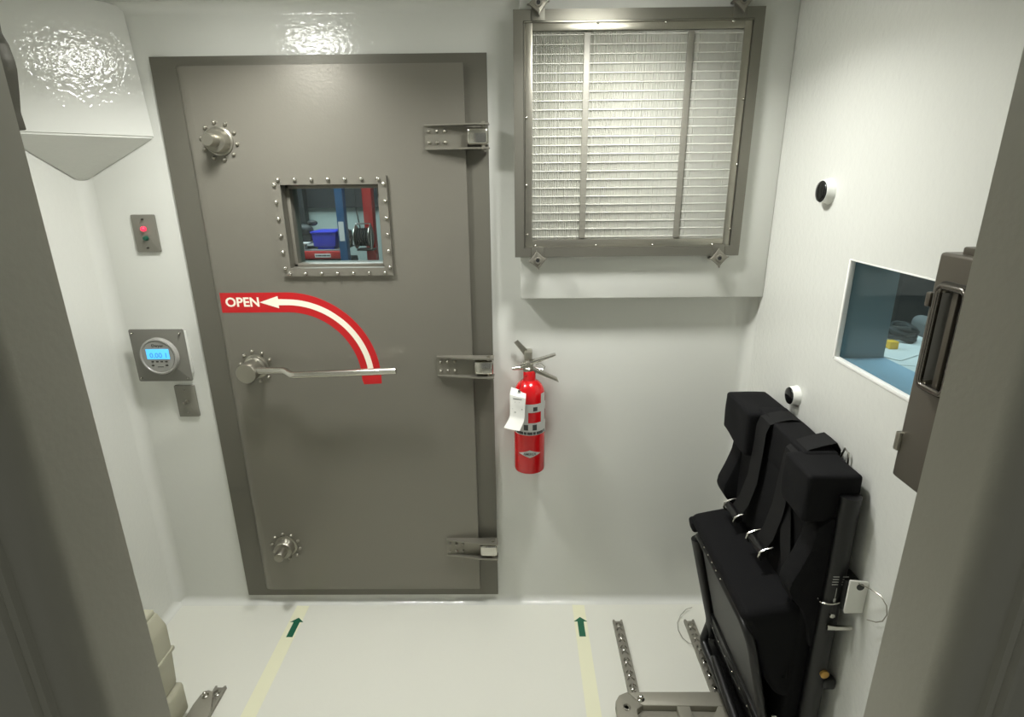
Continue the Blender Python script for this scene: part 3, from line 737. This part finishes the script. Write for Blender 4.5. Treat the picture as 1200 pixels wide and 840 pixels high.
# ------------------------------------------------------------------ ceiling lamps
for x, lab in ((-.69, 'round ceiling lamp above the steel door'), (.235, 'round ceiling lamp above the air filter')):
    o = thing('ceiling_lamp', (x, 1.39, H), lab, 'ceiling lamp', 'ceiling lamps')
    MB().lathe([(.125, 0), (.125, .004), (.120, .012), (.106, .013), (.104, .008), (.104, 0)], (x, 1.39, H), 'z', 40, -1).done('lamp_frame', WHITEM, o)
    MB().lathe([(.1035, .002), (.1035, .010), (.098, .022), (.080, .032), (.045, .038), (.0001, .040)], (x, 1.39, H), 'z', 40, -1).done('diffuser', LAMPM, o)
    L = bpy.data.lights.new('lamp_light', 'AREA'); L.shape = 'DISK'; L.size = .17; L.energy = 8.1; L.spread = math.radians(148)
    L.color = (1, 1, .975)
    lo = bpy.data.objects.new('lamp_light', L); COL.objects.link(lo); lo.parent = o; lo.location = (0, 0, -.043)

# ------------------------------------------------------------------ workshop seen through the door window
struct('wall_workshop', MB().box((-4.5, 5.40, -1), (1.5, 5.5, 4)), SHOPW, 'pale green grey workshop wall beyond the door', 'wall')
struct('floor_workshop', MB().box((-4.5, 2.0, -.1), (1.5, 5.6, -.05)), CONC, 'grey workshop floor beyond the door', 'floor')
tag(MB().box((-4.2, 5.365, 1.325), (1.2, 5.40, 2.3)).done('roof_beam', SHOPD), 'dark beam crossing the workshop beyond the door window', 'beam')
rk = thing('pallet_rack', (-1.4, 4.5, -.05), 'blue and red storage rack seen through the door window', 'rack')
up = MB().box((-1.392, 4.45, -.05), (-1.332, 4.53, 3.0), .004).done('upright', BLUEP, rk)
MB().box((-2.6, 4.47, .975), (-1.392, 4.53, 1.033), .004).done('crossbeam', REDP, rk)
lab = MB().box((-1.60, 4.466, .987), (-1.475, 4.4702, 1.016)).done('beam_label', PAPER, rk)
m = MB()
for i in range(9): m.box((-1.592+i*.0125, 4.4652, .996), (-1.584+i*.0125+(i % 3)*.002, 4.4662, 1.006))
m.done('print', DARKM, lab)
MB().box((-1.382, 4.446, 1.115), (-1.342, 4.4502, 1.262)).done('upright_label', PAPER, rk)
MB().box((-2.6, 4.5, 1.030), (-1.392, 5.1, 1.040)).done('deck', CONC, rk)
tag(MB().box((-2.1, 4.52, 1.085), (-1.66, 4.8, 1.095)).box((-1.72, 4.55, 1.04), (-1.70, 4.6, 1.085)).done('shelf_board', PAPER), 'white board lying on the rack left of the blue bin', 'board')
bn = MB().prism([(-1.628, 1.062), (-1.455, 1.062), (-1.44, 1.185), (-1.64, 1.175)], XZ, 4.55, 4.78, .006)
bn.box((-1.645, 4.54, 1.166), (-1.438, 4.79, 1.180), .003)
bn.box((-1.60, 4.56, 1.040), (-1.47, 4.77, 1.065))
tag(bn.done('storage_bin', BLUEB), 'blue plastic bin on the rack shelf beyond the door window', 'bin')
m = MB().ball((-1.72, 4.62, 1.19), .05, (1.6, 1, .9), 16).ball((-1.66, 4.66, 1.24), .03, (1.5, 1, .8), 12).box((-1.80, 4.6, 1.10), (-1.66, 4.7, 1.18), .01)
tag(m.done('power_tool', DGREY), 'dark bulky tool resting on the white board', 'tool')
m = MB().soft((-1.432, 4.545, 1.040), (-1.345, 4.65, 1.13), .03, 5, .02, 14, 4)
tag(m.done('canvas_bundle', OLIVE), 'olive canvas bundle beside the blue bin', 'bundle')
m = MB().soft((-1.43, 4.66, 1.040), (-1.36, 4.76, 1.19), .02, 5, .02, 20, 9)
tag(m.done('tool_bag', DGREY), 'dark tool bag behind the olive bundle', 'bag')
tag(MB().box((-2.08, 5.25, -.05), (-1.93, 5.35, 1.9)).done('dark_column', SHOPD), 'dark column on the left in the workshop', 'column')
tag(MB().box((-1.222, 4.60, -.05), (-1.148, 4.70, 3.0), .006).done('red_post', REDP), 'red steel post behind the hose reel', 'post')
tag(MB().box((-1.09, 4.75, -.05), (-.62, 5.1, 2.2), .01).box((-1.07, 4.742, .05), (-.86, 4.752, 2.1), .003).box((-.85, 4.742, .05), (-.64, 4.752, 2.1), .003).done('shop_shadow_box', SHOPD), 'dark tall box added as shadow at the right edge of the door window view', 'cabinet')  # box added as shadow right of the red post
tag(MB().box((-2.4, 4.6, -.05), (-1.42, 5.05, .93), .01).box((-2.41, 4.59, .80), (-1.41, 5.06, .86), .004).done('rack_dark_box', SHOPD), 'dark box under the red rack beam', 'dark box')  # plain dark box filling the zone below the red beam
hr = thing('hose_reel', (-1.2, 4.5, .95), 'silver framed hose reel hanging before the red post', 'hose reel')
MB().tube([(-1.255, 4.47, 1.243), (-1.14, 4.47, 1.245), (-1.145, 4.47, 1.05)], .008, 8).tube([(-1.27, 4.47, 1.2), (-1.27, 4.47, 1.09)], .007, 8).done('reel_frame', BRIGHT, hr)
MB().lathe([(.09, -.06), (.09, -.055), (.045, -.053), (.045, .053), (.09, .055), (.09, .06)], (-1.207, 4.5, 1.14), 'x', 28).done('drum', STEEL, hr)
m = MB()
for k in range(6): m.lathe([(.06, -.008), (.072, 0), (.06, .008)], (-1.207-.042+k*.017, 4.5, 1.14), 'x', 24)
m.done('hose', DGREY, hr)
MB().box((-1.26, 4.46, 1.036), (-1.13, 4.56, 1.05), .003).done('bracket', DARKM, hr)
m = MB().tube([(-1.49, 5.34, 1.62), (-1.48, 5.34, 1.3), (-1.44, 5.34, 1.0)], .006, 6)
tag(m.done('hanging_cable', DGREY), 'thin dark cable hanging in front of the workshop wall', 'cable')
L = bpy.data.lights.new('workshop_light', 'AREA'); L.size = 2.0; L.energy = 190; L.color = (.86, .95, 1)
o = bpy.data.objects.new('workshop_light', L); COL.objects.link(o); o.location = (-1.6, 3.9, 3.6)

# ------------------------------------------------------------------ control room beyond the right-wall window
struct('wall_control', MB().box((3.4, -.5, -.1), (3.5, 5, 3)).box((XR+T, 4.9, -.1), (3.4, 5, 3)), CURT, 'dark wall of the room beyond the side window', 'wall')
struct('floor_control', MB().box((XR+T, -.5, -.1), (3.4, 4.9, -.05)), CONC, 'floor of the room beyond the side window', 'floor')
dk = thing('desk', (1.3, 1.9, -.05), 'grey desk beyond the side window', 'desk')
MB().box((.93, 1.30, .965), (1.50, 2.12, .995), .004).done('desk_top', DESK, dk)
for x in (.97, 1.46):
    for y in (1.36, 2.06): MB().box((x-.02, y-.02, -.05), (x+.02, y+.02, .965)).done('leg', DARKM, dk)
k = 0
for x, y, a, lab in [(1.21, 1.73, .25, 'loose white paper sheet nearest the side window on the desk'), (1.31, 1.80, -.35, 'white paper sheet in the middle of the desk'),
                     (1.38, 1.95, .1, 'white paper sheet under the black bundle'), (1.25, 1.90, .55, 'white paper sheet behind the yellow note cube on the desk')]:
    c, s = math.cos(a), math.sin(a)
    pts = [(x+c*u-s*v_, y+s*u+c*v_) for u, v_ in ((-.11, -.14), (.11, -.14), (.11, .14), (-.11, .14))]
    tag(MB().prism(pts, XY, .9952+k*.0012, .9960+k*.0012).done('paper_sheet', PAPER), lab, 'paper', 'papers on the desk'); k += 1
m = MB()
for i in range(8):
    m.tube([(1.385+(.028+.006*(i % 3))*math.cos(q*.63+i), 1.965+(.045+.005*(i % 2))*math.sin(q*.63+i), 1.008+.006*i*.9+.006*math.sin(q*1.3+i)) for q in range(11)], .0085, 8)
tag(m.done('cable_bundle', DGREY), 'black coiled bundle lying on the papers', 'cable bundle')
tag(MB().box((1.270, 1.846, .9998), (1.300, 1.876, 1.026), .002).done('note_cube', YEL), 'small yellow note cube on the papers', 'note cube')
ch = thing('office_chair', (1.75, 1.95, -.05), 'grey rounded chair back behind the desk', 'chair')
MB().soft((1.58, 1.78, .62), (1.64, 2.22, 1.035), .029, 6, 0).done('backrest', CHAIRG, ch)
MB().soft((1.60, 1.78, .40), (2.0, 2.22, .48), .03, 6, 0).done('seat', CHAIRG, ch)
MB().cyl((1.8, 2.0, -.05), (1.8, 2.0, .42), .03).done('stem', DARKM, ch)
MB().tube([(1.61, 2.0, .66), (1.63, 2.0, .5), (1.78, 2.0, .43)], .02).done('back_stem', DARKM, ch)
m = MB(); n = 60
t = bmesh.new(); prev = None
for i in range(n+1):
    y = 1.2+3.2*i/n; x = 2.5+.05*math.sin(i*1.1)+.03*math.sin(i*.37)
    a, b = t.verts.new((x, y, 0)), t.verts.new((x+.01, y, 2.4))
    if prev: t.faces.new([prev[0], a, b, prev[1]])
    prev = (a, b)
bmesh.ops.solidify(t, geom=list(t.faces), thickness=.006); m.join(t)
tag(m.done('curtain', CURT), 'dark pleated curtain behind the desk', 'curtain')
L = bpy.data.lights.new('control_light', 'AREA'); L.size = .8; L.energy = 30; L.color = (.80, .94, 1)
o = bpy.data.objects.new('control_light', L); COL.objects.link(o); o.location = (1.4, 1.6, 2.7)

# ------------------------------------------------------------------ world
w = bpy.data.worlds.new('world'); SC.world = w; w.use_nodes = True
w.node_tree.nodes['Background'].inputs[0].default_value = (.55, .56, .52, 1)
w.node_tree.nodes['Background'].inputs[1].default_value = .34

# ------------------------------------------------------------------ camera
f, p, yw, r = 657.83, .310885, -.0107302, .0105633
cy_, sy_ = math.cos(yw), math.sin(yw)
fw = Vector((sy_*math.cos(p), cy_*math.cos(p), -math.sin(p))); rt = Vector((cy_, -sy_, 0)); dn = fw.cross(rt)
c, s = math.cos(r), math.sin(r)
rt2 = c*rt+s*dn; dn2 = -s*rt+c*dn
cam = bpy.data.cameras.new('camera'); co = bpy.data.objects.new('camera', cam); COL.objects.link(co)
cam.sensor_width = 36; cam.sensor_fit = 'HORIZONTAL'; cam.lens = 36*f/1200; cam.clip_start = .02
R3 = Matrix((rt2, -dn2, -fw)).transposed()
co.matrix_world = Matrix.Translation((0, 0, 1.57)) @ R3.to_4x4()
SC.camera = co
vs = SC.view_settings
vs.view_transform = 'Standard'; vs.look = 'None'; vs.gamma = 1; vs.use_curve_mapping = False; vs.exposure = 0
